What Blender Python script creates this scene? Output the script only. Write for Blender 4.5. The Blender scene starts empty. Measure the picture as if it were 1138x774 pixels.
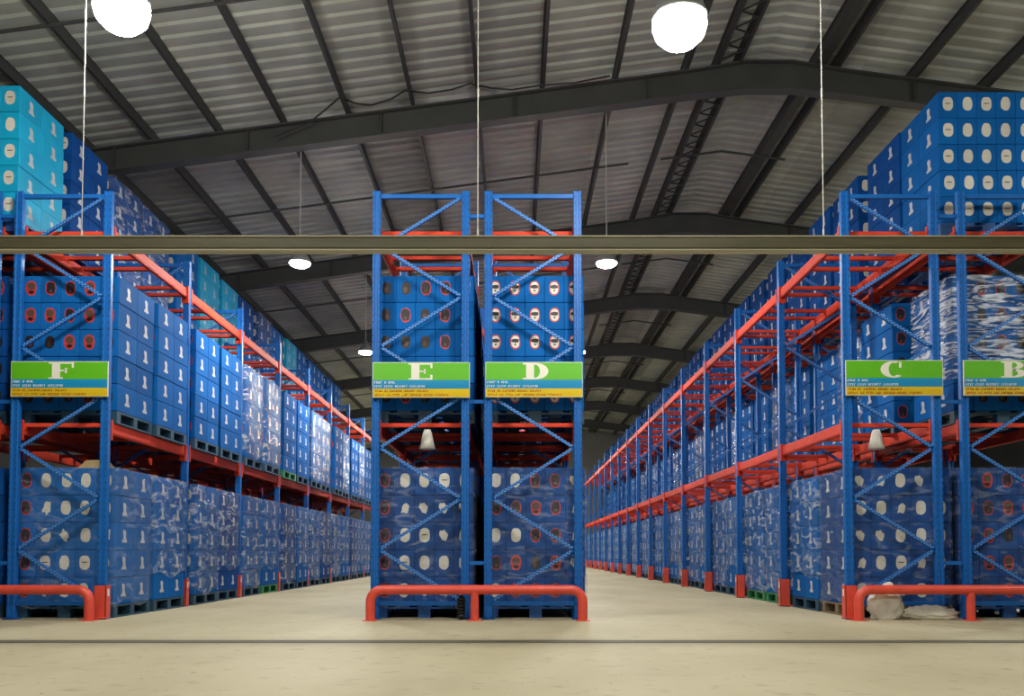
import bpy, bmesh, math, random
from mathutils import Vector, Matrix
random.seed(7)
C = bpy.context.scene.collection
PI = math.pi
# ------------------------------------------------------------------ materials
MATS = {}
def nt(name):
    m = bpy.data.materials.new(name); m.use_nodes = True
    MATS[name] = m
    n = m.node_tree.nodes; l = m.node_tree.links
    return m, n, l, n['Principled BSDF']
def mat(name, col, rough=0.5, metal=0.0, var=0.12, scale=6.0, bump=0.0, bscale=40, spec=0.5, objvar=0.0, stretch=(1,1,1)):
    m, n, l, b = nt(name)
    tc = n.new('ShaderNodeTexCoord'); mp = n.new('ShaderNodeMapping'); mp.inputs['Scale'].default_value = stretch
    l.new(tc.outputs['Object'], mp.inputs[0])
    no = n.new('ShaderNodeTexNoise'); no.inputs['Scale'].default_value = scale; no.inputs['Detail'].default_value = 5
    l.new(mp.outputs[0], no.inputs['Vector'])
    mr = n.new('ShaderNodeMapRange'); mr.inputs[1].default_value = .25; mr.inputs[2].default_value = .75
    mr.inputs[3].default_value = 1-var; mr.inputs[4].default_value = 1+var
    l.new(no.outputs['Fac'], mr.inputs[0])
    val = mr.outputs[0]
    if objvar:
        oi = n.new('ShaderNodeObjectInfo'); m2 = n.new('ShaderNodeMapRange')
        m2.inputs[3].default_value = 1-objvar; m2.inputs[4].default_value = 1+objvar
        l.new(oi.outputs['Random'], m2.inputs[0])
        mu = n.new('ShaderNodeMath'); mu.operation = 'MULTIPLY'
        l.new(val, mu.inputs[0]); l.new(m2.outputs[0], mu.inputs[1]); val = mu.outputs[0]
    vm = n.new('ShaderNodeVectorMath'); vm.operation = 'SCALE'
    vm.inputs[0].default_value = col[:3]
    l.new(val, vm.inputs['Scale'])
    l.new(vm.outputs[0], b.inputs['Base Color'])
    b.inputs['Roughness'].default_value = rough; b.inputs['Metallic'].default_value = metal
    b.inputs['Specular IOR Level'].default_value = spec
    if bump:
        n2 = n.new('ShaderNodeTexNoise'); n2.inputs['Scale'].default_value = bscale; n2.inputs['Detail'].default_value = 4
        l.new(mp.outputs[0], n2.inputs['Vector'])
        bp = n.new('ShaderNodeBump'); bp.inputs['Strength'].default_value = bump; bp.inputs['Distance'].default_value = .01
        l.new(n2.outputs['Fac'], bp.inputs['Height']); l.new(bp.outputs[0], b.inputs['Normal'])
    return m
def emat(name, col, strength):
    m, n, l, b = nt(name)
    b.inputs['Base Color'].default_value = (*col, 1)
    no = n.new('ShaderNodeTexNoise'); no.inputs['Scale'].default_value = 3
    mr = n.new('ShaderNodeMapRange'); mr.inputs[3].default_value = strength*.98; mr.inputs[4].default_value = strength*1.02
    l.new(no.outputs['Fac'], mr.inputs[0]); l.new(mr.outputs[0], b.inputs['Emission Strength'])
    b.inputs['Emission Color'].default_value = (*col, 1)
    return m

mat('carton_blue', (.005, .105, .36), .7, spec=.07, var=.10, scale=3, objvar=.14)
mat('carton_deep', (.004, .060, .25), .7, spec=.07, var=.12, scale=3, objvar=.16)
mat('carton_cyan', (.004, .34, .58), .5, spec=.3, var=.10, scale=3, objvar=.10)
mat('print_white', (.47, .50, .53), .5, var=.08)
mat('bottle_cream', (.62, .60, .52), .45, var=.10, scale=20, objvar=.12)
mat('bottle_red', (.50, .035, .03), .4, var=.2, scale=20)
mat('bottle_dark', (.018, .012, .014), .4, var=.3, scale=20)
mat('bottle_brown', (.09, .05, .035), .4, var=.3, scale=20)
mat('rack_blue', (.006, .115, .42), .42, var=.10, scale=8, spec=.35)
mat('rack_hole_light', (.17, .33, .64), .35, var=.1)
mat('rack_red', (.66, .058, .028), .6, spec=.15, var=.10, scale=5)
mat('guard_red', (.70, .075, .045), .40, var=.12, scale=6)
mat('zinc', (.55, .57, .6), .35, metal=.7)
mat('pallet_teal', (.012, .055, .10), .55, var=.2)
mat('pallet_blue', (.01, .07, .24), .5, var=.2)
mat('pallet_green', (.02, .20, .07), .5, var=.2)
mat('pallet_wood', (.17, .115, .065), .7, var=.3, scale=9, stretch=(1, 12, 12))
mat('steel_dark', (.05, .052, .05), .55, var=.2, scale=2)
mat('purlin_dark', (.032, .033, .032), .55, var=.2, scale=1)
mat('pipe_olive', (.115, .105, .055), .5, var=.30, scale=3, bump=.15, bscale=25, stretch=(.3, 4, 4))
mat('pipe_pale', (.42, .40, .29), .5, var=.25, scale=3, stretch=(.3, 4, 4))
mat('rod_pale', (.45, .44, .40), .5, var=.1)
mat('cable_black', (.012, .012, .012), .5, var=.2)
mat('sign_green', (.10, .42, .008), .45, var=.04)
mat('sign_blue', (.005, .25, .50), .45, var=.04)
mat('sign_yellow', (.72, .50, .01), .45, var=.06)
mat('sign_cream', (.72, .70, .60), .5, var=.04)
mat('sign_red', (.50, .10, .015), .5, var=.15)
mat('sign_white', (.75, .78, .80), .5, var=.04)
mat('lamp_shell', (.33, .34, .34), .4, metal=.5)
mat('lamp_white', (.62, .60, .54), .5, var=.06)
emat('lamp_glow', (1, .975, .90), 270); emat('lamp_glow_small', (1, .975, .90), 780)
mat('sack_white', (.74, .72, .64), .6, var=.25, scale=7, bump=.6, bscale=14)
mat('card_tan', (.42, .30, .13), .7, var=.15, scale=6)
mat('rubber_black', (.012, .012, .010), .6, var=.4, scale=12)
mat('joint_brown', (.125, .105, .065), .7, var=.35, scale=2, stretch=(.4, 6, 1))
mat('wall_paint', (.16, .165, .165), .8, var=.15, scale=.6)

def floor_mat():
    m, n, l, b = nt('concrete')
    tc = n.new('ShaderNodeTexCoord')
    def noise(scale, detail, stretch=(1,1,1)):
        mp = n.new('ShaderNodeMapping'); mp.inputs['Scale'].default_value = stretch
        l.new(tc.outputs['Object'], mp.inputs[0])
        x = n.new('ShaderNodeTexNoise'); x.inputs['Scale'].default_value = scale; x.inputs['Detail'].default_value = detail
        l.new(mp.outputs[0], x.inputs['Vector']); return x.outputs['Fac']
    r1 = n.new('ShaderNodeValToRGB')
    r1.color_ramp.elements[0].position = .3; r1.color_ramp.elements[0].color = (.37, .32, .195, 1)
    r1.color_ramp.elements[1].position = .72; r1.color_ramp.elements[1].color = (.50, .445, .30, 1)
    l.new(noise(.9, 8, (1, .5, 1)), r1.inputs[0])
    r2 = n.new('ShaderNodeValToRGB')
    r2.color_ramp.elements[0].position = .25; r2.color_ramp.elements[0].color = (.72, .72, .72, 1)
    r2.color_ramp.elements[1].position = .42; r2.color_ramp.elements[1].color = (1, 1, 1, 1)
    l.new(noise(7, 9), r2.inputs[0])
    r3 = n.new('ShaderNodeValToRGB')
    r3.color_ramp.elements[0].position = .245; r3.color_ramp.elements[0].color = (.30, .28, .25, 1)
    r3.color_ramp.elements[1].position = .27; r3.color_ramp.elements[1].color = (1, 1, 1, 1)
    l.new(noise(16, 2), r3.inputs[0])
    def mul(a, c):
        x = n.new('ShaderNodeMix'); x.data_type = 'RGBA'; x.blend_type = 'MULTIPLY'; x.inputs[0].default_value = 1
        l.new(a, x.inputs[6]); l.new(c, x.inputs[7]); return x.outputs[2]
    l.new(mul(mul(r1.outputs[0], r2.outputs[0]), r3.outputs[0]), b.inputs['Base Color'])
    b.inputs['Roughness'].default_value = .62; b.inputs['Specular IOR Level'].default_value = .3
    bp = n.new('ShaderNodeBump'); bp.inputs['Strength'].default_value = .12; bp.inputs['Distance'].default_value = .01
    l.new(noise(30, 6), bp.inputs['Height']); l.new(bp.outputs[0], b.inputs['Normal'])
floor_mat()

def roof_mat():
    m, n, l, b = nt('roof_sheet')
    tc = n.new('ShaderNodeTexCoord'); sx = n.new('ShaderNodeSeparateXYZ'); l.new(tc.outputs['Object'], sx.inputs[0])
    def flo(o, step, off):
        a = n.new('ShaderNodeMath'); a.operation = 'ADD'; a.inputs[1].default_value = off; l.new(o, a.inputs[0])
        d = n.new('ShaderNodeMath'); d.operation = 'DIVIDE'; d.inputs[1].default_value = step; l.new(a.outputs[0], d.inputs[0])
        f = n.new('ShaderNodeMath'); f.operation = 'FLOOR'; l.new(d.outputs[0], f.inputs[0]); return f.outputs[0]
    cb = n.new('ShaderNodeCombineXYZ'); l.new(flo(sx.outputs[0], .98, .56), cb.inputs[0]); l.new(flo(sx.outputs[1], 6, -1.2), cb.inputs[1])
    wn = n.new('ShaderNodeTexWhiteNoise'); wn.noise_dimensions = '2D'; l.new(cb.outputs[0], wn.inputs['Vector'])
    mr = n.new('ShaderNodeMapRange'); mr.inputs[3].default_value = .70; mr.inputs[4].default_value = 1.18; l.new(wn.outputs['Value'], mr.inputs[0])
    no = n.new('ShaderNodeTexNoise'); no.inputs['Scale'].default_value = 1.3; no.inputs['Detail'].default_value = 6
    l.new(tc.outputs['Object'], no.inputs['Vector'])
    m2 = n.new('ShaderNodeMapRange'); m2.inputs[1].default_value = .3; m2.inputs[2].default_value = .7; m2.inputs[3].default_value = .82; m2.inputs[4].default_value = 1.15
    l.new(no.outputs['Fac'], m2.inputs[0])
    mu = n.new('ShaderNodeMath'); mu.operation = 'MULTIPLY'; l.new(mr.outputs[0], mu.inputs[0]); l.new(m2.outputs[0], mu.inputs[1])
    vm = n.new('ShaderNodeVectorMath'); vm.operation = 'SCALE'; vm.inputs[0].default_value = (.42, .445, .405)
    l.new(mu.outputs[0], vm.inputs['Scale']); l.new(vm.outputs[0], b.inputs['Base Color'])
    b.inputs['Roughness'].default_value = .5; b.inputs['Metallic'].default_value = .25
roof_mat()

def film_mat(name, p0, p1, hi, sc_):
    m, n, l, b = nt(name)
    out = n['Material Output']
    tc = n.new('ShaderNodeTexCoord'); oi = n.new('ShaderNodeObjectInfo')
    ad = n.new('ShaderNodeVectorMath'); ad.operation = 'MULTIPLY_ADD'
    l.new(oi.outputs['Random'], ad.inputs[0]); ad.inputs[1].default_value = (37, 53, 71); l.new(tc.outputs['Object'], ad.inputs[2])
    mp = n.new('ShaderNodeMapping'); mp.inputs['Scale'].default_value = sc_; mp.inputs['Rotation'].default_value = (.5, .4, 0) if name != 'stretch_film_glare' else (0, .12, 0)
    l.new(ad.outputs[0], mp.inputs[0])
    no = n.new('ShaderNodeTexNoise'); no.inputs['Scale'].default_value = 3.2; no.inputs['Detail'].default_value = 6; no.inputs['Distortion'].default_value = 1.2
    l.new(mp.outputs[0], no.inputs['Vector'])
    bp = n.new('ShaderNodeBump'); bp.inputs['Strength'].default_value = .45; bp.inputs['Distance'].default_value = .05
    l.new(no.outputs['Fac'], bp.inputs['Height'])
    tr = n.new('ShaderNodeBsdfTransparent'); gl = n.new('ShaderNodeBsdfGlossy'); gl.inputs['Roughness'].default_value = .11
    l.new(bp.outputs[0], gl.inputs['Normal'])
    df = n.new('ShaderNodeBsdfDiffuse'); df.inputs['Color'].default_value = (.66, .72, .82, 1)
    r = n.new('ShaderNodeValToRGB'); r.color_ramp.elements[0].position = p0; r.color_ramp.elements[0].color = (.03,)*3 + (1,)
    r.color_ramp.elements[1].position = p1; r.color_ramp.elements[1].color = (hi,)*3 + (1,)  # white streaks put into the diffuse mix, for film haze and painted glare
    l.new(no.outputs['Fac'], r.inputs[0])
    m1 = n.new('ShaderNodeMixShader'); l.new(r.outputs[0], m1.inputs[0]); l.new(tr.outputs[0], m1.inputs[1]); l.new(df.outputs[0], m1.inputs[2])
    fr = n.new('ShaderNodeFresnel'); fr.inputs[0].default_value = 1.25; l.new(bp.outputs[0], fr.inputs['Normal'])
    mn = n.new('ShaderNodeMath'); mn.operation = 'MINIMUM'; mn.inputs[1].default_value = .16; l.new(fr.outputs[0], mn.inputs[0])
    m2 = n.new('ShaderNodeMixShader'); l.new(mn.outputs[0], m2.inputs[0]); l.new(m1.outputs[0], m2.inputs[1]); l.new(gl.outputs[0], m2.inputs[2])
    l.new(m2.outputs[0], out.inputs['Surface'])
film_mat('stretch_film', .50, .68, .50, (1.3, 1.3, 3.2)); film_mat('stretch_film_thin', .52, .74, .26, (1.3, 1.3, 3.6)); film_mat('stretch_film_glare', .46, .60, .88, (1.0, 1.0, 6.5))  # the last one paints strong horizontal glare streaks into the film

# ------------------------------------------------------------------ mesh builder
class MB:
    def __init__(s): s.v = []; s.f = []; s.mi = []; s.mats = []; s.sm = []
    def slot(s, m):
        if m not in s.mats: s.mats.append(m)
        return s.mats.index(m)
    def add(s, vs, fs, m, M=None, smooth=False):
        k = len(s.v); i = s.slot(m)
        s.v += [tuple(M @ Vector(p)) if M is not None else tuple(p) for p in vs]
        for f in fs: s.f.append([k+q for q in f]); s.mi.append(i); s.sm.append(smooth)
    def box(s, x0, x1, y0, y1, z0, z1, m, M=None, bev=0.0):
        if not bev:
            vs = [(x, y, z) for z in (z0, z1) for y in (y0, y1) for x in (x0, x1)]
            s.add(vs, [(0,2,3,1), (4,5,7,6), (0,1,5,4), (2,6,7,3), (0,4,6,2), (1,3,7,5)], m, M); return
        bm = bmesh.new(); bmesh.ops.create_cube(bm, size=1)
        for v in bm.verts: v.co = Vector(((x0+x1)/2+v.co.x*(x1-x0), (y0+y1)/2+v.co.y*(y1-y0), (z0+z1)/2+v.co.z*(z1-z0)))
        bmesh.ops.bevel(bm, geom=list(bm.edges), offset=bev, segments=1, affect='EDGES')
        bm.verts.ensure_lookup_table()
        s.add([v.co[:] for v in bm.verts], [[v.index for v in f.verts] for f in bm.faces], m, M); bm.free()
    def bar(s, a, b, w, h, m, up=(0,0,1)):
        a = Vector(a); b = Vector(b); d = b-a; L = d.length; d.normalize()
        u = Vector(up); sd = d.cross(u)
        if sd.length < 1e-4: sd = d.cross(Vector((1,0,0)))
        sd.normalize(); u = sd.cross(d)
        M = Matrix((( sd.x, d.x, u.x, a.x), (sd.y, d.y, u.y, a.y), (sd.z, d.z, u.z, a.z), (0,0,0,1)))
        s.box(-w/2, w/2, 0, L, -h/2, h/2, m, M)
    def tube(s, pts, r, m, n=10, cap=True):
        pts = [Vector(p) for p in pts]; rings = []; u = None
        for i, p in enumerate(pts):
            d = (pts[min(i+1, len(pts)-1)] - pts[max(i-1, 0)]).normalized()
            if u is None:
                u = d.orthogonal().normalized()
            u = (u - d*u.dot(d)).normalized(); w = d.cross(u)
            rr = r[i] if isinstance(r, (list, tuple)) else r
            rings.append([p + (u*math.cos(2*PI*k/n) + w*math.sin(2*PI*k/n))*rr for k in range(n)])
        vs = [q for R in rings for q in R]; fs = []
        for i in range(len(rings)-1):
            for k in range(n):
                fs.append((i*n+k, i*n+(k+1) % n, (i+1)*n+(k+1) % n, (i+1)*n+k))
        s.add(vs, fs, m, smooth=True)
        if cap:
            s.add(rings[0], [tuple(reversed(range(n)))], m); s.add(rings[-1], [tuple(range(n))], m)
    def lathe(s, prof, m, n=20, M=None):
        vs = [(r*math.cos(2*PI*k/n), r*math.sin(2*PI*k/n), z) for r, z in prof for k in range(n)]; fs = []
        for i in range(len(prof)-1):
            for k in range(n): fs.append((i*n+k, i*n+(k+1) % n, (i+1)*n+(k+1) % n, (i+1)*n+k))
        s.add(vs, fs, m, M, smooth=True)
    def poly(s, pts, m, M=None): s.add(pts, [tuple(range(len(pts)))], m, M)
    def mesh(s, name):
        me = bpy.data.meshes.new(name); me.from_pydata(s.v, [], s.f); me.update()
        for m in s.mats: me.materials.append(MATS[m])
        me.polygons.foreach_set('material_index', s.mi); me.polygons.foreach_set('use_smooth', s.sm)
        return me
    def build(s, name, parent=None, loc=None):
        return put(name, s.mesh(name), parent, loc)
def put(name, me, parent=None, loc=None):
    o = bpy.data.objects.new(name, me); C.objects.link(o)
    if parent is not None: o.parent = parent
    if loc is not None: o.location = loc
    return o
def tag(o, label, cat, group=None, kind=None):
    o['label'] = label; o['category'] = cat
    if group: o['group'] = group
    if kind: o['kind'] = kind
    return o
def thing(name, label, cat, loc=(0,0,0), group=None):
    o = bpy.data.objects.new(name, None); o.empty_display_size = .1; C.objects.link(o); o.location = loc
    return tag(o, label, cat, group)
def struct(o): o['kind'] = 'structure'; return o
ORD = ['first','second','third','fourth','fifth','sixth','seventh','eighth','ninth','tenth','eleventh','twelfth','thirteenth','fourteenth',
       'fifteenth','sixteenth','seventeenth','eighteenth','nineteenth','twentieth']
ORD += ['twenty-'+w for w in ORD[:9]] + ['thirtieth'] + ['thirty-'+w for w in ORD[:9]]

# ------------------------------------------------------------------ dimensions
D = 9.9                      # the plane of the row ends
BAY = 2.4
TOP = [2.20, 4.40]           # beam tops
XC = {'G': -6.33, 'F': -5.07, 'E': -1.05, 'D': .205, 'C': 4.21, 'B': 5.52}
PX = .50                     # half the distance between the two posts of a frame
FH = 4.80
YEND = 54.0

# ------------------------------------------------------------------ setting
XL, XR, RX = -15.0, 21.0, 3.83
SL = .135; RT = 8.15         # rafter top at the ridge
def rtop(x): return RT - SL*abs(x-RX)
b = MB(); b.box(XL-.2, XR+.2, -8.2, YEND+.2, -.2, 0, 'concrete'); struct(b.build('floor'))
b = MB(); b.box(XL-.2, XR+.2, 7.26, 7.48, .0005, .003, 'joint_brown'); struct(b.build('trim_1'))
def corr(x0, x1):
    vs = []; fs = []; k = 0; y = -8.2; step = .26
    prof = [(0, 0), (.10, 0), (.13, .032), (.23, .032)]
    z = lambda x: rtop(x) + .20
    while y < YEND+.2:
        for dy, dz in prof:
            vs += [(x0, y+dy, z(x0)+dz), (x1, y+dy, z(x1)+dz)]
        y += step
    for i in range(len(vs)//2-1): fs.append((2*i, 2*i+1, 2*i+3, 2*i+2))
    return vs, fs
b = MB()
for x0, x1 in ((XL-.2, RX), (RX, XR+.2)):
    b.add(*corr(x0, x1), 'roof_sheet')
struct(b.build('ceiling'))
def wallbox(name, *a):
    b = MB(); b.box(*a, 'wall_paint'); struct(b.build(name))
wallbox('wall_left', XL-.2, XL, -8.2, YEND+.2, 0, 5.9)
wallbox('wall_right', XR, XR+.2, -8.2, YEND+.2, 0, 6.1)
def gable(name, y0, y1):
    b = MB(); n = 5
    p = [(XL, 0), (XR, 0), (XR, rtop(XR)+.18), (RX, RT+.18), (XL, rtop(XL)+.18)]
    vs = [(x, y, z) for y in (y0, y1) for x, z in p]
    b.add(vs, [(0,1,2,3,4), (9,8,7,6,5)] + [(i, (i+1) % 5, (i+1) % 5+5, i+5) for i in range(5)], 'wall_paint')
    struct(b.build(name))
gable('wall_back', YEND, YEND+.2); gable('wall_front', -8.2, -8.0)
# rafters: I sections with a deeper, flat-bottomed apex
def rafter_mesh():
    b = MB(); dp = .33; xs = [XL+.0, RX-1.1, RX-.35, RX+.35, RX+1.1, XR]
    top = [rtop(x) for x in xs]; zb = rtop(RX-1.1)-dp-.02
    bot = [rtop(XL)-dp, zb-.02, zb+.06, zb+.06, zb-.02, rtop(XR)-dp]
    top[2] = top[3] = RT-.02
    n = len(xs)
    for y0, y1 in ((-.012, .012),):
        vs = [(x, y, z) for y in (y0, y1) for x, z in list(zip(xs, top)) + list(zip(xs, bot))]
        fs = []
        for i in range(n-1):
            fs += [(i, i+1, n+i+1, n+i), (2*n+i, 3*n+i, 3*n+i+1, 2*n+i+1)]
        b.add(vs, fs, 'steel_dark')
    for zz in (top, bot):
        for i in range(n-1):
            vs = [(xs[i+a], y, zz[i+a]+dz) for a in (0, 1) for y in (-.10, .10) for dz in (-.012, .012)]
            b.add(vs, [(0,1,3,2), (4,6,7,5), (0,4,5,1), (2,3,7,6), (0,2,6,4), (1,5,7,3)], 'steel_dark')
    x = XL+1
    while x < XR:                                     # cleats and stiffeners
        if abs(x-RX) > 1.3: b.box(x-.006, x+.006, -.09, .09, rtop(x)-dp+.01, rtop(x)-.01, 'steel_dark')
        x += 2.0
    return b.mesh('roof_rafter')
rm = rafter_mesh()
for k in range(-3, 7):
    y = 13.2 + 6*k
    struct(put('roof_rafter', rm, None, (0, y, 0)))
# purlins
PUR = [3.38, 3.05, 2.58, 1.52] + [2.38-.98*k for k in range(2, 18)] + [4.53, 4.86] + [6.02+1.08*k for k in range(0, 14)]
for x in PUR:
    if not XL < x < XR: continue
    z = rtop(x); s = 1 if x < RX else -1
    b = MB()
    wide = abs(x-4.53) < .01
    b.box(-.012, .012, -8.1, YEND, .02, .20, 'purlin_dark')
    b.box(-.012, .034 if not wide else .15, -8.1, YEND, .014, .026, 'purlin_dark')
    b.box(-.034, .012, -8.1, YEND, .185, .197, 'purlin_dark')
    struct(b.build('roof_purlin', None, (x, 0, z)))
# sag rods and ridge lattice
for k in range(-2, 7):
    y = 16.2 + 6*k
    for x0, x1 in ((XL, 2.1), (2.7, RX), (RX, 5.0), (6.6, XR)):
        b = MB()
        b.bar((x0, 0, rtop(x0)+.01), (x1, 0, rtop(x1)+.01), .035, .03, 'steel_dark')
        struct(b.build('sag_rod', None, (0, y, 0)))
for k in range(-1, 6):
    b = MB(); y0 = 13.4+6*k
    for i in range(14):
        ya = y0+i*.40
        b.bar((3.07, ya, rtop(3.07)+.03), (3.37, ya+.2, rtop(3.37)+.03), .02, .02, 'purlin_dark')
        b.bar((3.37, ya+.2, rtop(3.37)+.03), (3.07, ya+.4, rtop(3.07)+.03), .02, .02, 'purlin_dark')
    struct(b.build('ridge_lattice'))
# drooping cable along the first rafter
def at(px, py, Y): return Vector(((px-572)*Y/990, Y, .73+(615-py)*Y/990))
b = MB(); pts = []
ctl = [(300, 145), (340, 128), (374, 99), (392, 106), (410, 108), (432, 101), (448, 91), (474, 94), (500, 90), (522, 83), (545, 88), (569, 90), (600, 85), (640, 82), (680, 74)]
for i in range(len(ctl)-1):
    for t in (0, .5):
        pts.append(at(ctl[i][0]*(1-t)+ctl[i+1][0]*t, ctl[i][1]*(1-t)+ctl[i+1][1]*t, 12.95))
pts.append(at(*ctl[-1], 12.95))
b.tube(pts, .014, 'cable_black', 6)
tag(b.build('power_cable'), 'black cable drooping along the front of the nearest roof rafter', 'cable')

# ------------------------------------------------------------------ racks
def post_mesh():
    b = MB(); w, d = .045, .04
    # channel with a ridged face: outline extruded from floor to top
    out = [(-w, -d+.012), (-w+.006, -d), (-.020, -d), (-.014, -d+.010), (.014, -d+.010), (.020, -d), (w-.006, -d), (w, -d+.012),
           (w, d-.012), (w-.006, d), (.020, d), (.014, d-.010), (-.014, d-.010), (-.020, d), (-w+.006, d), (-w, d-.012)]
    n = len(out)
    vs = [(x, y, z) for z in (0.012, FH) for x, y in out]
    b.add(vs, [(i, (i+1) % n, (i+1) % n+n, i+n) for i in range(n)] + [tuple(reversed(range(n))), tuple(range(n, 2*n))], 'rack_blue')
    z = .15
    while z < FH-.05:                                  # slots
        for sx in (-1, 1):
            for sy in (-1, 1):
                x = sx*.031; y = sy*(d+.0008)
                q = [(x-.005, y, z), (x+.005, y, z), (x+.005, y, z+.018), (x-.005, y, z+.018)]
                b.poly(q if sy < 0 else q[::-1], 'cable_black')
        z += .075
    b.box(-.07, .07, -.065, .065, 0, .012, 'rack_blue')
    return b.mesh('post')
POST = post_mesh()
def lattice_mesh(mir, dots):
    b = MB(); x = PX-.045
    nodes = []; z = FH-.06; s = mir
    while z > .1: nodes.append((s*x, z)); z -= .567; s = -s
    b.box(-x-.0, x+.0, -.02, .02, FH-.075, FH-.03, 'rack_blue')
    b.box(-x, x, -.02, .02, .15, .195, 'rack_blue')
    for (xa, za), (xb, zb) in zip(nodes, nodes[1:]):
        A = Vector((xa, 0, za)); B = Vector((xb, 0, zb)); d = (B-A).normalized()
        b.bar(A, B, .036, .032, 'rack_blue', up=(0, 0, 1))
        nrm = Vector((-d.z, 0, d.x))
        if dots:
            t = .05; L = (B-A).length
            while t < L-.04:
                for off in (-.008, .010):
                    c = A + d*(t + (off > 0)*.021) + nrm*off
                    q = [(c+d*a*.0075+nrm*e*.0065) + Vector((0, -.0195, 0)) for a, e in ((-1, -1), (1, -1), (1, 1), (-1, 1))]
                    if (q[1]-q[0]).cross(q[2]-q[1]).y > 0: q.reverse()
                    b.poly(q, 'rack_hole_light')  # pale quads paint the light that shows through the brace perforations
                t += .042
    return b.mesh('upright_frame')
LAT = {s: lattice_mesh(s, True) for s in (-1, 1)}
def beam_mesh():
    b = MB(); L = BAY-.09
    # stepped box section
    b.box(-.025, .025, -L/2, L/2, -.13, 0, 'rack_red', bev=.006)
    b.box(-.030, .030, -L/2, L/2, -.112, -.104, 'rack_red')
    for s in (-1, 1):
        y = s*(L/2-.02)
        b.box(-.047, -.025, y-.02, y+.02, -.20, .03, 'rack_red'); b.box(.025, .047, y-.02, y+.02, -.20, .03, 'rack_red')
        b.box(-.047, .047, s*(L/2)-.004 if s > 0 else -L/2-.000, s*(L/2)+.000 if s > 0 else -L/2+.004, -.20, .03, 'rack_red')
    return b.mesh('beam')
BEAM = beam_mesh()
def bar_mesh():
    b = MB(); x = PX-.026
    b.box(-x, x, -.03, .03, -.045, 0, 'rack_red', bev=.004)
    for s in (-1, 1): b.box(s*x-.015, s*x+.015, -.035, .035, -.07, -.002, 'rack_red')
    return b.mesh('support_bar')
SBAR = bar_mesh()
BARY = (.16, 1.00, 1.42, 2.24)
def rack(key, bays, mir, label, levels=(0, 1), spacer=None):
    t = thing('pallet_rack', label, 'pallet rack', (XC[key], D, 0), 'blue and red pallet racks standing in back-to-back rows')
    for k in range(bays+1):
        f = put('upright_frame', LAT[mir], t, (0, k*BAY, 0))
        for s in (-1, 1): put('post', POST, f, (s*PX, 0, 0))
    nb = 0; far = MB()
    for k in range(bays):
        for lv in levels:
            for s in (-1, 1): put('beam', BEAM, t, (s*PX, k*BAY+BAY/2, TOP[lv]))
            for yy in BARY:
                nb += 1
                if nb <= 100: put('support_bar', SBAR, t, (0, k*BAY+yy, TOP[lv]))
                else: far.box(-PX+.03, PX-.03, k*BAY+yy-.03, k*BAY+yy+.03, TOP[lv]-.045, TOP[lv], 'rack_red')
    if far.v:
        o = far.build('support_bar', t); o['kind'] = 'stuff'
    if spacer:
        for z in (FH-.28, 2.42, .62):
            for k in range(0, min(bays, 4)+1, 2):
                b = MB(); b.box(PX+.045, PX+.045+spacer, -.018, .018, z-.02, z+.02, 'rack_blue'); b.build('row_spacer', t, (0, k*BAY, 0))
                
NB = {'G': 8, 'F': 8, 'E': 8, 'D': 8, 'C': 16, 'B': 16}
rack('G', NB['G'], -1, 'blue and red pallet rack at far left, behind the rack signed F', spacer=XC['F']-XC['G']-2*PX-.09)
rack('F', NB['F'], 1, 'blue and red pallet rack signed F along the left aisle')
rack('E', NB['E'], 1, 'blue and red pallet rack signed E, left one of the central pair', spacer=XC['D']-XC['E']-2*PX-.09)
rack('D', NB['D'], -1, 'blue and red pallet rack signed D, right one of the central pair')
rack('C', NB['C'], -1, 'blue and red pallet rack signed C, upper levels empty, along the right aisle', spacer=XC['B']-XC['C']-2*PX-.09)
rack('B', NB['B'], 1, 'blue and red pallet rack signed B at far right, fully loaded')

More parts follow.
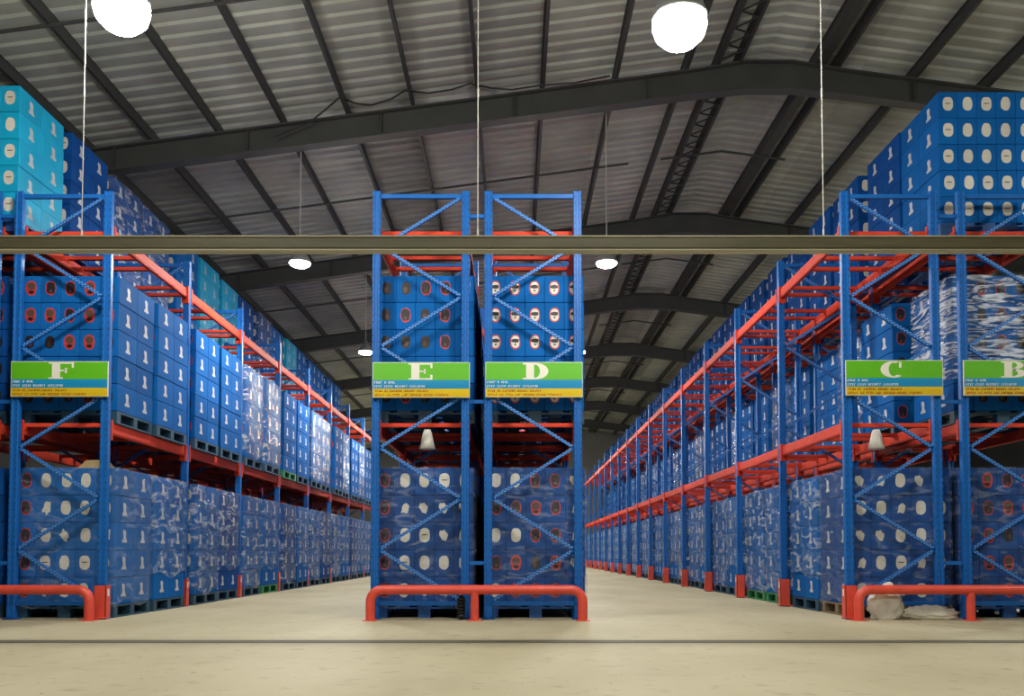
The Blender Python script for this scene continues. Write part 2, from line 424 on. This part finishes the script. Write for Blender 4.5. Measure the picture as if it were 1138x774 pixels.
# ------------------------------------------------------------------ carton loads
CW, CL, CH = .222, .495, .306
NCH = .31
def carton_mesh(body, end):
    b = MB(); b.box(-CW/2, CW/2, -CL/2, CL/2, 0, CH, body, bev=.005)
    rnd = random.Random(hash_(body+end))
    # end windows with the bottle showing
    def oval(rx, rz, cx, cz, m, y, jag=0.0, n=16, ang=0):
        for sg in (-1, 1):
            pts = []
            for k in range(n):
                a = 2*PI*k/n; r = 1 + jag*(rnd.random()-.5)
                c, s_ = math.cos(a), math.sin(a)
                c = math.copysign(abs(c)**.8, c); s_ = math.copysign(abs(s_)**.8, s_)
                x, z = rx*r*c, rz*r*s_
                x, z = x*math.cos(ang)-z*math.sin(ang), x*math.sin(ang)+z*math.cos(ang)
                pts.append((cx+x, sg*(CL/2+y), cz+z))
            if sg < 0: b.poly(pts, m)
            else: b.poly(pts[::-1], m)
    cz = .165
    if end == 'white':
        oval(.056, .080, .004, cz, 'bottle_cream', .001, .08)
    elif end == 'slit':
        oval(.060, .082, 0, cz, 'bottle_cream', .001, .05); oval(.035, .006, 0, cz+.004, 'bottle_brown', .002)
    elif end == 'torn':
        oval(.044, .066, -.012, cz-.004, 'bottle_cream', .001, .55, 13, .3)
    elif end == 'dark':
        oval(.058, .082, 0, cz, 'bottle_red', .001, .1); oval(.050, .070, .002, cz+.004, 'bottle_dark', .002, .2); oval(.018, .02, .0, cz-.035, 'bottle_brown', .003)
    elif end == 'red':
        oval(.060, .085, 0, cz, 'bottle_red', .001, .12); oval(.045, .042, .0, cz+.022, 'bottle_brown', .002, .2)
        oval(.03, .02, .0, cz-.045, 'bottle_dark', .002, .2)
    elif end == 'black':
        oval(.052, .074, 0, cz, 'bottle_dark', .001, .1); oval(.02, .03, .01, cz-.02, 'bottle_brown', .002, .3)
    elif end == 'face':
        oval(.058, .084, 0, cz, 'bottle_red', .001, .06); oval(.046, .070, 0, cz, 'bottle_cream', .002, .08)
        oval(.044, .022, 0, cz+.014, 'bottle_dark', .003, .15); oval(.011, .011, .0, cz-.030, 'bottle_brown', .003)
    # printed white figure on the long sides, one per carton
    fig = [(u*(1.0 if abs(u) > .04 else 1.25), .16+(v-.155)*.82) for u, v in [(-.062, .062), (.062, .062), (.062, .098), (.036, .104), (.026, .15), (.030, .20), (.018, .236), (-.028, .244), (-.034, .205), (-.022, .16), (-.028, .104), (-.062, .098)]]
    for sx in (-1, 1):
        pts = [(sx*(CW/2+.001), -sx*u if sx < 0 else u, v) for u, v in fig]
        if sx < 0: pts = [(sx*(CW/2+.001), -u, v) for u, v in fig]
        b.poly(pts, 'print_white')
        # folded tape line at mid height of the flap
    return b.mesh('carton')
def hash_(s): return sum((i+3)*ord(c) for i, c in enumerate(s))
CM = {}
def cm(body, end):
    if (body, end) not in CM: CM[body, end] = carton_mesh('carton_'+body, end)
    return CM[body, end]
def pallet_mesh(m):
    b = MB(); W, L, H = 1.12, 1.0, .145
    for i in range(5):
        x = -W/2 + i*(W-.16)/4; b.box(x, x+.16, -L/2, L/2, H-.022, H, m)
    for j in (-1, 0, 1):
        y = j*(L/2-.05)
        b.box(-W/2, W/2, y-.05, y+.05, H-.042, H-.022, m)
        for i in (-1, 0, 1):
            x = i*(W/2-.07); b.box(x-.07, x+.07, y-.05, y+.05, .02, H-.042, m)
    for i in (-1, 0, 1):
        x = i*(W/2-.07); b.box(x-.07, x+.07, -L/2, L/2, 0, .02, m)
    return b.mesh('pallet')
PM = {k: pallet_mesh('pallet_'+k) for k in ('teal', 'blue', 'green', 'wood')}
def film_mesh(seed, zlo, m='stretch_film'):
    r = random.Random(seed); b = MB(); hw, hl, h = 5*.224/2+.009, .5+.006, 5*NCH+.006
    per = []; nx, ny = 10, 9
    for i in range(nx): per.append((-hw+2*hw*i/nx, -hl, 0, -1))
    for i in range(ny): per.append((hw, -hl+2*hl*i/ny, 1, 0))
    for i in range(nx): per.append((hw-2*hw*i/nx, hl, 0, 1))
    for i in range(ny): per.append((-hw, hl-2*hl*i/ny, -1, 0))
    n = len(per); nz = 12; vs = []
    for k in range(nz+1):
        for i, (x, y, dx, dy) in enumerate(per):
            z0 = zlo + .05*math.sin(i*.9+seed) if k == 0 else 0
            z = z0 if k == 0 else zlo+.06 + (h-zlo-.06)*(k-1)/(nz-1)
            o = r.random()**2*.012 + .004*math.sin(k*1.7+i*.8+seed)+.004
            o = max(o, .001)
            vs.append((x+dx*o, y+dy*o, z))
    fs = [(k*n+i, k*n+(i+1) % n, (k+1)*n+(i+1) % n, (k+1)*n+i) for k in range(nz) for i in range(n)]
    b.add(vs, fs, m, smooth=True)
    return b.mesh('stretch_film')
FILM = [film_mesh(3, .0), film_mesh(11, .02), film_mesh(23, .30), film_mesh(41, .34), film_mesh(57, .34, 'stretch_film_glare'), film_mesh(3, .0, 'stretch_film_thin')]

END_MIX = {'E0': ['white', 'torn', 'white', 'slit', 'white'], 'D0': ['dark', 'dark', 'red', 'black', 'white'], 'E1': ['black', 'dark', 'black', 'black', 'dark'],
           'D1': ['face'], 'F0': ['white', 'white', 'slit', 'torn'], 'F1': ['dark', 'black', 'red', 'black'], 'C0': ['white', 'white', 'slit', 'torn'],
           'B0': ['dark', 'black', 'red'], 'B1': ['dark', 'black'], 'B2': ['white', 'white', 'slit'], 'G': ['white', 'slit']}
def load(x, y0, z, label, mix, side, body='blue', pal='teal', front=True, film=None, group=None, layers=5, both=False, left_dark=False):
    t = thing('carton_load', label, 'pallet load', (x, y0+.5, z), group)
    t.rotation_euler.z = random.uniform(-.008, .008)
    put('pallet', PM[pal], t)
    zb = .147
    for k in range(layers):
        jx = random.uniform(-.004, .004)
        for i in range(5):
            for j in range(2):
                on_side = (i == 0 and side < 0) or (i == 4 and side > 0) or (both and i in (0, 4))
                if not (on_side or (front and j == 0)): continue
                e = random.choice(END_MIX[mix])
                if front and j == 0:
                    if mix in ('E0', 'F0') and i == 0: e = 'dark'
                    if mix == 'D0' and i == 4: e = 'torn'
                    if mix == 'E1' and i == 4: e = 'torn'
                o = put('carton', cm(body, e), t, ((i-2)*.224+jx+random.uniform(-.0007, .0007), (j-.5)*.5+random.uniform(-.003, .003), zb+k*NCH))
                if random.random() < .5: o.rotation_euler.z = PI
    if film is not None: put('stretch_film', FILM[film], t, (0, 0, zb))
    return t
def slots(bays):
    for k in range(bays):
        yield 2*k, D+k*BAY+.15
        yield 2*k+1, D+k*BAY+1.26
def ordfront(i): return 'frontmost' if i == 0 else ORD[i]+' from the front'
def J(a): return random.uniform(-a, a)
# row F: floor and middle level
for i, y in slots(NB['F']):
    load(XC['F']+.01+J(.02), y+J(.015), 0, f'film-wrapped blue carton stack on the floor of rack F, {ordfront(i)}', 'F0', 1, 'blue' if i % 3 else 'deep' if i else 'blue',
         'green' if i == 5 else 'teal', front=i < 2, film=5 if i == 0 else [0, 2, 1, 3][i % 4], group='carton loads on the floor of rack F', both=i < 2)
for i, y in slots(NB['F']):
    w = i in (0, 4, 5, 8, 9, 11, 13)
    load(XC['F']+.02+J(.03), y+J(.015), TOP[0], ('film-wrapped ' if w else '')+f'blue carton stack on the middle beams of rack F, {ordfront(i)}', 'F1', 1, 'blue',
         'green' if i == 6 else 'teal', front=i < 2, film=[1, 0][i % 2] if w and i else None, group='carton loads on the middle beams of rack F', both=i < 2)
# row G: top level, and the front stacks below
for i, y in slots(NB['G']):
    cy = i in (0, 5, 6, 10)
    load(XC['G']+(.12 if i in (0,1) else .06)+J(.02), y+J(.02)-.04*(i == 0), TOP[1], ('bright cyan' if cy else 'dark blue' if i in (1, 2, 3, 7, 8) else 'blue')+f' carton stack on the top beams behind rack F, {ordfront(i)}', 'G', 1,
         'cyan' if cy else 'deep' if i in (1, 2, 3, 7, 8) else 'blue', 'blue', front=i < 3, film=0 if i in (2, 3, 8) else None, group='carton loads on the top beams behind rack F')
load(XC['G'], D+.15, 0, 'blue carton stack on the floor at the far left edge, beside rack F', 'F0', 1, 'deep', 'teal', film=None)
load(XC['G'], D+.15, TOP[0], 'blue carton stack on the middle beams at the far left edge, beside rack F', 'F1', 1, 'deep', 'teal', film=None)
# rows E and D
for key in 'ED':
    for lv in (0, 1):
        for i, y in slots(NB[key]):
            side = -1 if key == 'E' else 1
            where = 'on the floor' if lv == 0 else 'on the middle beams'
            look = {'E0': 'blue carton stack with white oval windows', 'D0': 'blue carton stack with red and dark oval windows', 'E1': 'blue carton stack with dark oval windows',
                    'D1': 'blue carton stack with white black-banded windows'}[key+str(lv)]
            lab = f'{look} {where} of rack {key}' if i == 0 else f'blue carton stack {where} of rack {key}, {ordfront(i)}'
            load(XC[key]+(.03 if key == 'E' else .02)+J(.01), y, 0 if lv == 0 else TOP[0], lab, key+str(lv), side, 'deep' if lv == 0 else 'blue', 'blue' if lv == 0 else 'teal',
                 front=i == 0, film=5 if (lv == 0 and i == 0) else None, group=f'carton loads in rack {key}', both=i < 3)
# row C: floor only
for i, y in slots(NB['C']):
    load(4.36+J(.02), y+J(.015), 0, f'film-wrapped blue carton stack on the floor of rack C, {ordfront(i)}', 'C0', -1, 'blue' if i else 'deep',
         'wood' if i == 0 else 'green' if i in (2, 3) else 'teal', front=i < 2, film=5 if i == 0 else [0, 2, 1, 0, 3][i % 5], group='carton loads on the floor of rack C', both=i < 1)
# row B
for i, y in slots(1):
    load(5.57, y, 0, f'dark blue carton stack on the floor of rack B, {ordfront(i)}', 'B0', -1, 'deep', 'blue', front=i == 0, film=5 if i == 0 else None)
for i, y in slots(NB['B']):
    x = 5.54 if i == 0 else 5.33 if i == 1 else 5.50+J(.04)
    load(x, y+J(.01), TOP[0], ('film-wrapped ' if i == 0 else '')+f'blue carton stack on the middle beams of rack B, {ordfront(i)}', 'B1', -1, 'blue', 'teal',
         front=i < 3, film=4 if i == 0 else 1 if i % 3 == 2 else None, group='carton loads on the middle beams of rack B')
for i, y in slots(NB['B']):
    load((5.48 if i == 0 else 5.44+J(.03)), y+(.12 if i == 0 else 0)+J(.01), TOP[1], f'blue carton stack on the top beams of rack B, {ordfront(i)}', 'B2', -1, 'blue' if i == 0 else 'deep', 'blue',
         front=i < 3, group='carton loads on the top beams of rack B')

# ------------------------------------------------------------------ signs
GL = {}
def rects(*r): return [[(a, c), (b_, c), (b_, d), (a, d)] for a, b_, c, d in r]
def arc(cx, cz, rx0, rz0, rx1, rz1, a0, a1, n=14):
    o = []
    for k in range(n):
        t0 = a0+(a1-a0)*k/n; t1 = a0+(a1-a0)*(k+1)/n
        o.append([(cx+rx1*math.cos(t0), cz+rz1*math.sin(t0)), (cx+rx1*math.cos(t1), cz+rz1*math.sin(t1)), (cx+rx0*math.cos(t1), cz+rz0*math.sin(t1)), (cx+rx0*math.cos(t0), cz+rz0*math.sin(t0))])
    return o
h = PI/2
GL['E'] = rects((-.55, .78, 0, .09), (-.55, .78, .91, 1), (-.40, .06, .09, .91), (.06, .36, .46, .55), (.30, .40, .36, .65), (.66, .78, .09, .30), (.66, .78, .70, .91))
GL['F'] = rects((-.60, .20, 0, .09), (-.60, .80, .91, 1), (-.42, .04, .09, .91), (.04, .36, .45, .55), (.30, .42, .34, .66), (.68, .80, .66, .91))
GL['D'] = rects((-.62, .05, 0, .10), (-.62, .05, .90, 1), (-.44, .0, .1, .9)) + arc(.05, .5, .28, .40, .75, .5, -h, h)
GL['C'] = arc(.05, .5, .26, .41, .72, .5, h*.72, h*3.45, 20) + rects((.36, .50, .60, .96))
GL['B'] = rects((-.62, .05, 0, .10), (-.62, .05, .90, 1), (-.44, .0, .1, .9)) + arc(.05, .75, .22, .16, .58, .25, -h, h) + arc(.05, .27, .26, .17, .70, .27, -h, h) + rects((.0, .2, .46, .54))
def sign(key, zt):
    t = thing('aisle_sign', f'green, blue and yellow aisle sign with letter {key} on the front of its rack', 'sign', (XC[key]+.01, D-.062, zt-.395), 'aisle signs on the rack fronts')
    W = 1.08; Hh = .395; hw = W/2
    b = MB(); b.box(-hw, hw, -.004, .012, 0, Hh, 'sign_cream'); b.build('panel', t)
    g0 = .195
    for nm, z0, z1, m in (('green_band', g0, Hh-.006, 'sign_green'), ('blue_band', .098, g0, 'sign_blue'), ('yellow_band', .006, .098, 'sign_yellow')):
        b = MB(); b.box(-hw+.006, hw-.006, -.006, -.004, z0, z1, m); b.build(nm, t)
    b = MB(); s = .185; cx = {'E': -.03, 'F': .0, 'D': .0, 'C': -.02, 'B': .0}[key]
    for p in GL[key]:
        pts = [(cx+x*.20, -.0075, g0+.004+z*s) for x, z in p]
        a = sum(pts[i][0]*pts[(i+1) % 4][2]-pts[(i+1) % 4][0]*pts[i][2] for i in range(4))
        b.poly(pts if a > 0 else pts[::-1], 'sign_cream')
    b.build('letter', t)
    r = random.Random(5)
    def line(name, words, z, hh, m, x):
        b = MB()
        for w in words:
            for _ in range(w):
                lw = r.choice((.014, .017, .02)); kind = r.random()
                b.box(x, x+.006, -.0078, -.006, z, z+hh, m)
                if kind < .5: b.box(x, x+lw-.002, -.0078, -.006, z+hh*.8, z+hh, m)
                if kind > .3: b.box(x, x+lw-.002, -.0078, -.006, z, z+hh*.22, m)
                if kind > .6: b.box(x+lw-.007, x+lw-.002, -.0078, -.006, z, z+hh, m)
                x += lw+.004
            x += .022
        b.build(name, t)
    line('text_line', (4, 1, 4), .155, .026, 'sign_white', -hw+.02)
    line('text_line', (4, 5, 7, 8), .110, .026, 'sign_white', -hw+.02)
    line('text_line', (4, 2, 7, 6, 6), .062, .022, 'sign_red', -hw+.03)
    line('text_line', (5, 2, 4, 3, 6, 5, 7), .018, .022, 'sign_red', -hw+.03)
for k, z in (('F', 2.862), ('E', 2.852), ('D', 2.855), ('C', 2.875), ('B', 2.875)): sign(k, z)

# ------------------------------------------------------------------ red end barriers and post protectors
def barrier(x0, x1, mid, y, h_, label):
    t = thing('end_barrier', label, 'barrier', ((x0+x1)/2, y, 0), 'red tube barriers in front of the rack ends')
    a = (x0-x1)/2; r = .052; R = .13; z = h_-r
    b = MB(); pts = [(a, 0, 0)]
    for k in range(9):
        th = PI - k*PI/16; pts.append((a+R+R*math.cos(th), 0, z-R+R*math.sin(th)))
    for k in range(9):
        th = PI/2 - k*PI/16; pts.append((-a-R+R*math.cos(th), 0, z-R+R*math.sin(th)))
    pts.append((-a, 0, 0))
    b.tube(pts, r, 'guard_red', 14); b.build('tube', t)
    b = MB(); b.tube([(mid, 0, 0), (mid, 0, z-.02)], .046, 'guard_red', 14); b.build('middle_leg', t)
    for x in (a, mid, -a):
        b = MB(); b.box(x-.075, x+.075, -.075, .075, 0, .010, 'guard_red'); b.build('foot_plate', t)
YB = 9.66
barrier(-1.56, .735, -.02, YB, .385, 'red tube barrier in front of the racks signed E and D')
barrier(-6.95, -4.60, -.0, YB, .385, 'red tube barrier in front of the rack signed F')
barrier(3.72, 6.16, 4.93-(3.72+6.16)/2, YB, .385, 'red tube barrier in front of the racks signed C and B')
def protector_mesh():
    b = MB(); h_ = .36
    b.box(-.066, .066, -.066, -.058, 0, h_, 'guard_red'); b.box(-.066, -.060, -.066, .05, 0, h_, 'guard_red'); b.box(.060, .066, -.066, .05, 0, h_, 'guard_red')
    b.box(-.09, .09, -.11, -.058, 0, .012, 'guard_red')
    b.box(.0665, .068, -.02, .02, h_-.12, h_-.04, 'sign_white'); b.box(-.068, -.0665, -.02, .02, h_-.12, h_-.04, 'sign_white')
    return b.mesh('post_protector')
PRM = protector_mesh()
for key, s in (('F', 1), ('C', -1)):
    for k in range(NB[key]+1):
        o = put('post_protector', PRM, None, (XC[key]+s*(PX+.0), D+k*BAY, 0.012))
        which = 'frontmost' if k == 0 else ORD[k]+' from the front'
        tag(o, f'red steel post protector at the aisle foot of rack {key}, {which}', 'post protector', f'red post protectors along rack {key}')
        o.location.z = 0.012

# ------------------------------------------------------------------ hanging pipe across the hall
b = MB(); YP = 7.37; zp = .73+(615-276)*YP/990+.035+.03
t = thing('hanging_pipe', 'long olive-brown conduit crossing the whole hall in front of the racks', 'pipe', (0, YP, zp))
b = MB(); b.box(XL, XR, -.045, .045, -.052, .045, 'pipe_olive', bev=.010); b.build('pipe', t)
b = MB(); b.box(XL, XR, -.052, .052, .045, .056, 'pipe_pale'); b.build('top_lip', t)
b = MB(); b.box(XL, XR, -.050, .050, -.068, -.058, 'pipe_pale'); b.box(XL, XR, -.03, .03, -.058, -.05, 'pipe_olive'); b.build('bottom_lip', t)
for x, w in ((-3.63, 'left of the lamp glare at top left'), (-.31, 'above the gap between racks E and D'), (2.59, 'over the post of rack C')):
    b = MB(); b.tube([(0, 0, .0), (0, 0, rtop(x)+.2-zp-.056)], .004, 'rod_pale', 8)
    for z in (.0, 1.2, 2.4): b.tube([(0, 0, z), (0, 0, z+.07)], .008, 'rod_pale', 8)
    tag(b.build('hanger_rod', None, (x, YP, zp+.056)), f'thin pale hanger rod, {w}', 'rod', 'hanger rods holding the conduit')

# ------------------------------------------------------------------ lamps
def lamp_parts():
    s = MB(); s.lathe([(0, .30), (.06, .30), (.07, .22), (.13, .20), (.20, .12), (.235, .02), (.23, .0), (.20, .0), (.20, .08), (.12, .12)], 'lamp_shell', 24)
    for k in range(12):
        a = 2*PI*k/12; s.bar((.07*math.cos(a), .07*math.sin(a), .25), (.16*math.cos(a), .16*math.sin(a), .20), .012, .07, 'lamp_shell')
    g = MB(); g.lathe([(.222, .01), (.23, -.06), (.205, -.14), (.14, -.205), (.07, -.232), (.001, -.24)], 'lamp_glow', 24)  # deep glowing dome, shaped to stand in for the bloom around near lamps
    w = MB(); w.tube([(0, 0, .30), (0, 0, 1)], .008, 'rod_pale', 6)
    s2 = MB(); s2.lathe([(0, .24), (.04, .24), (.05, .16), (.10, .14), (.15, .06), (.172, .01), (.168, 0), (.15, 0), (.14, .05)], 'lamp_shell', 24)
    g2 = MB(); g2.lathe([(.150, .008), (.145, -.022), (.11, -.042), (.06, -.055), (.001, -.06)], 'lamp_glow_small', 24)
    return (s.mesh('lamp_housing'), g.mesh('bloom_dome')), (s2.mesh('lamp_housing'), g2.mesh('glass_lens'))
BIG, SMALL = lamp_parts()
ZL = 5.14
def lamp(x, y, label, ZL=5.14, group='high bay lamps hanging over the aisles'):
    t = thing('pendant_lamp', label, 'lamp', (x, y, ZL), group)
    big = y < 9; a, g = BIG if big else SMALL
    put('lamp_housing', a, t); put('bloom_dome' if big else 'glass_lens', g, t)
    w = MB(); w.tube([(0, 0, .30 if big else .24), (0, 0, rtop(x)+.2-ZL)], .008, 'rod_pale', 6); w.build('suspension_wire', t)
def lampname(k, side):
    return {0: f'glowing high bay lamp behind the photographer over the {side} aisle', 1: f'dazzling high bay lamp over the {side} aisle at the top edge',
            2: f'glowing high bay lamp over the {side} aisle, just below the conduit'}.get(k, f'glowing high bay lamp over the {side} aisle, {ORD[k-1]} from the front')
for k in range(0, 9):
    y = 7.4 + 6*(k-1)
    lamp(-3.34 if k < 2 else -3.27, y, lampname(k, 'left'), 5.40 if k < 2 else 5.14); lamp(1.40, y, lampname(k, 'right'), 5.26 if k < 2 else 5.14)
for k in range(4): lamp(9.3, 7.0+6*k, f'glowing high bay lamp beyond rack B, {ordfront(k)}')

# small bell lamps under the middle beams
def bell(x, y, ztop, label):
    t = thing('bell_lamp', label, 'lamp', (x, y, ztop), 'small bell lamps hung under the middle beams')
    b = MB(); b.lathe([(.001, -.022), (.035, -.025), (.050, -.06), (.068, -.15), (.092, -.245), (.085, -.245), (.06, -.15)], 'lamp_white', 18); b.build('shade', t)
    b = MB(); b.tube([(0, 0, 0), (0, 0, -.025)], .008, 'cable_black', 6); b.build('wire', t)
    b = MB(); b.lathe([(.001, -.22), (.03, -.21), (.04, -.17), (.03, -.10), (.001, -.08)], 'sign_white', 12); b.build('bulb', t)
bell(-.99, D+.16, TOP[0]-.045, 'white bell-shaped lamp hanging under the middle beams of rack E')
bell(4.10, D+.16, TOP[0]-.045, 'white bell-shaped lamp hanging under the middle beams of rack C')

# tan folded card on the front load of F
b = MB()
prof = [(-.17, 0), (-.06, .095), (.07, .10), (.16, 0)]
vs = [(x, y, z) for y in (-.16, .16) for x, z in prof]
b.add(vs, [(0,1,2,3), (7,6,5,4), (0,4,5,1), (1,5,6,2), (2,6,7,3), (3,7,4,0)], 'card_tan')
b.box(-.19, .18, -.17, .17, .0, .012, 'card_tan')
tag(b.build('folded_cardboard', None, (-4.84, D+.42, .147+5*NCH)), 'tan folded cardboard piece on the frontmost floor load of rack F', 'cardboard')

# crumpled white sacks under the right barrier
def sack(x, y, sx, sy, sz, seed, label, rot=0):
    bm = bmesh.new(); bmesh.ops.create_icosphere(bm, subdivisions=4, radius=1)
    r = random.Random(seed); ph = [(Vector((r.uniform(-1, 1), r.uniform(-1, 1), r.uniform(-1, 1)))*r.choice((3, 7, 13)), r.random()*6) for _ in range(12)]
    for v in bm.verts:
        n = sum(math.sin(v.co.dot(q)+p) for q, p in ph)/12
        n2 = abs(math.sin(v.co.dot(ph[0][0])*2+1))*.12
        k = 1+.62*n-n2
        v.co = Vector((v.co.x*k*sx, v.co.y*k*sy, max(v.co.z*k*sz+sz*.8, 0.0)))
    me = bpy.data.meshes.new('sack'); bm.to_mesh(me); bm.free(); me.materials.append(MATS['sack_white'])
    for p in me.polygons: p.use_smooth = True
    o = put('crumpled_sack', me, None, (x, y, .0)); o.rotation_euler.z = rot
    tag(o, label, 'sack', 'crumpled white sacks under the right barrier')
sack(4.06, 9.785, .20, .055, .225, 5, 'larger crumpled white sack beside the left leg of the right barrier')
sack(4.53, 9.785, .33, .052, .085, 8, 'long low crumpled white sack behind the right barrier in front of rack C')
# black coil by the foot of rack E
b = MB(); pts = []
for k in range(90):
    a = k*.42; pts.append((.035*math.cos(a), .035*math.sin(a), .02+.22*k/90))
b.tube(pts, .016, 'rubber_black', 6); b.tube([(0, 0, 0), (0, 0, .27)], .022, 'rubber_black', 8)
tag(b.build('cable_coil', None, (-.585, 9.76, 0)), 'black coil standing by the right foot of rack E behind the barrier', 'coil')

# ------------------------------------------------------------------ camera, world, view
cam = bpy.data.cameras.new('camera'); co = bpy.data.objects.new('camera', cam); C.objects.link(co)
co.location = (0, 0, .73); co.rotation_euler = (PI/2+math.radians(2.2), 0, 0)
cam.sensor_width = 36; cam.lens = 990/1138*36; cam.shift_y = 190/1138; cam.shift_x = -3/1138; cam.clip_end = 200
bpy.context.scene.camera = co
w = bpy.data.worlds.new('world'); bpy.context.scene.world = w; w.use_nodes = True
w.node_tree.nodes['Background'].inputs[0].default_value = (.5, .55, .6, 1); w.node_tree.nodes['Background'].inputs[1].default_value = .05
sc = bpy.context.scene
sc.view_settings.view_transform = 'Standard'
sc.view_settings.exposure = 0.0
try:
    sc.cycles.use_denoising = True; sc.cycles.transparent_max_bounces = 12; sc.cycles.sample_clamp_indirect = 6
except Exception: pass
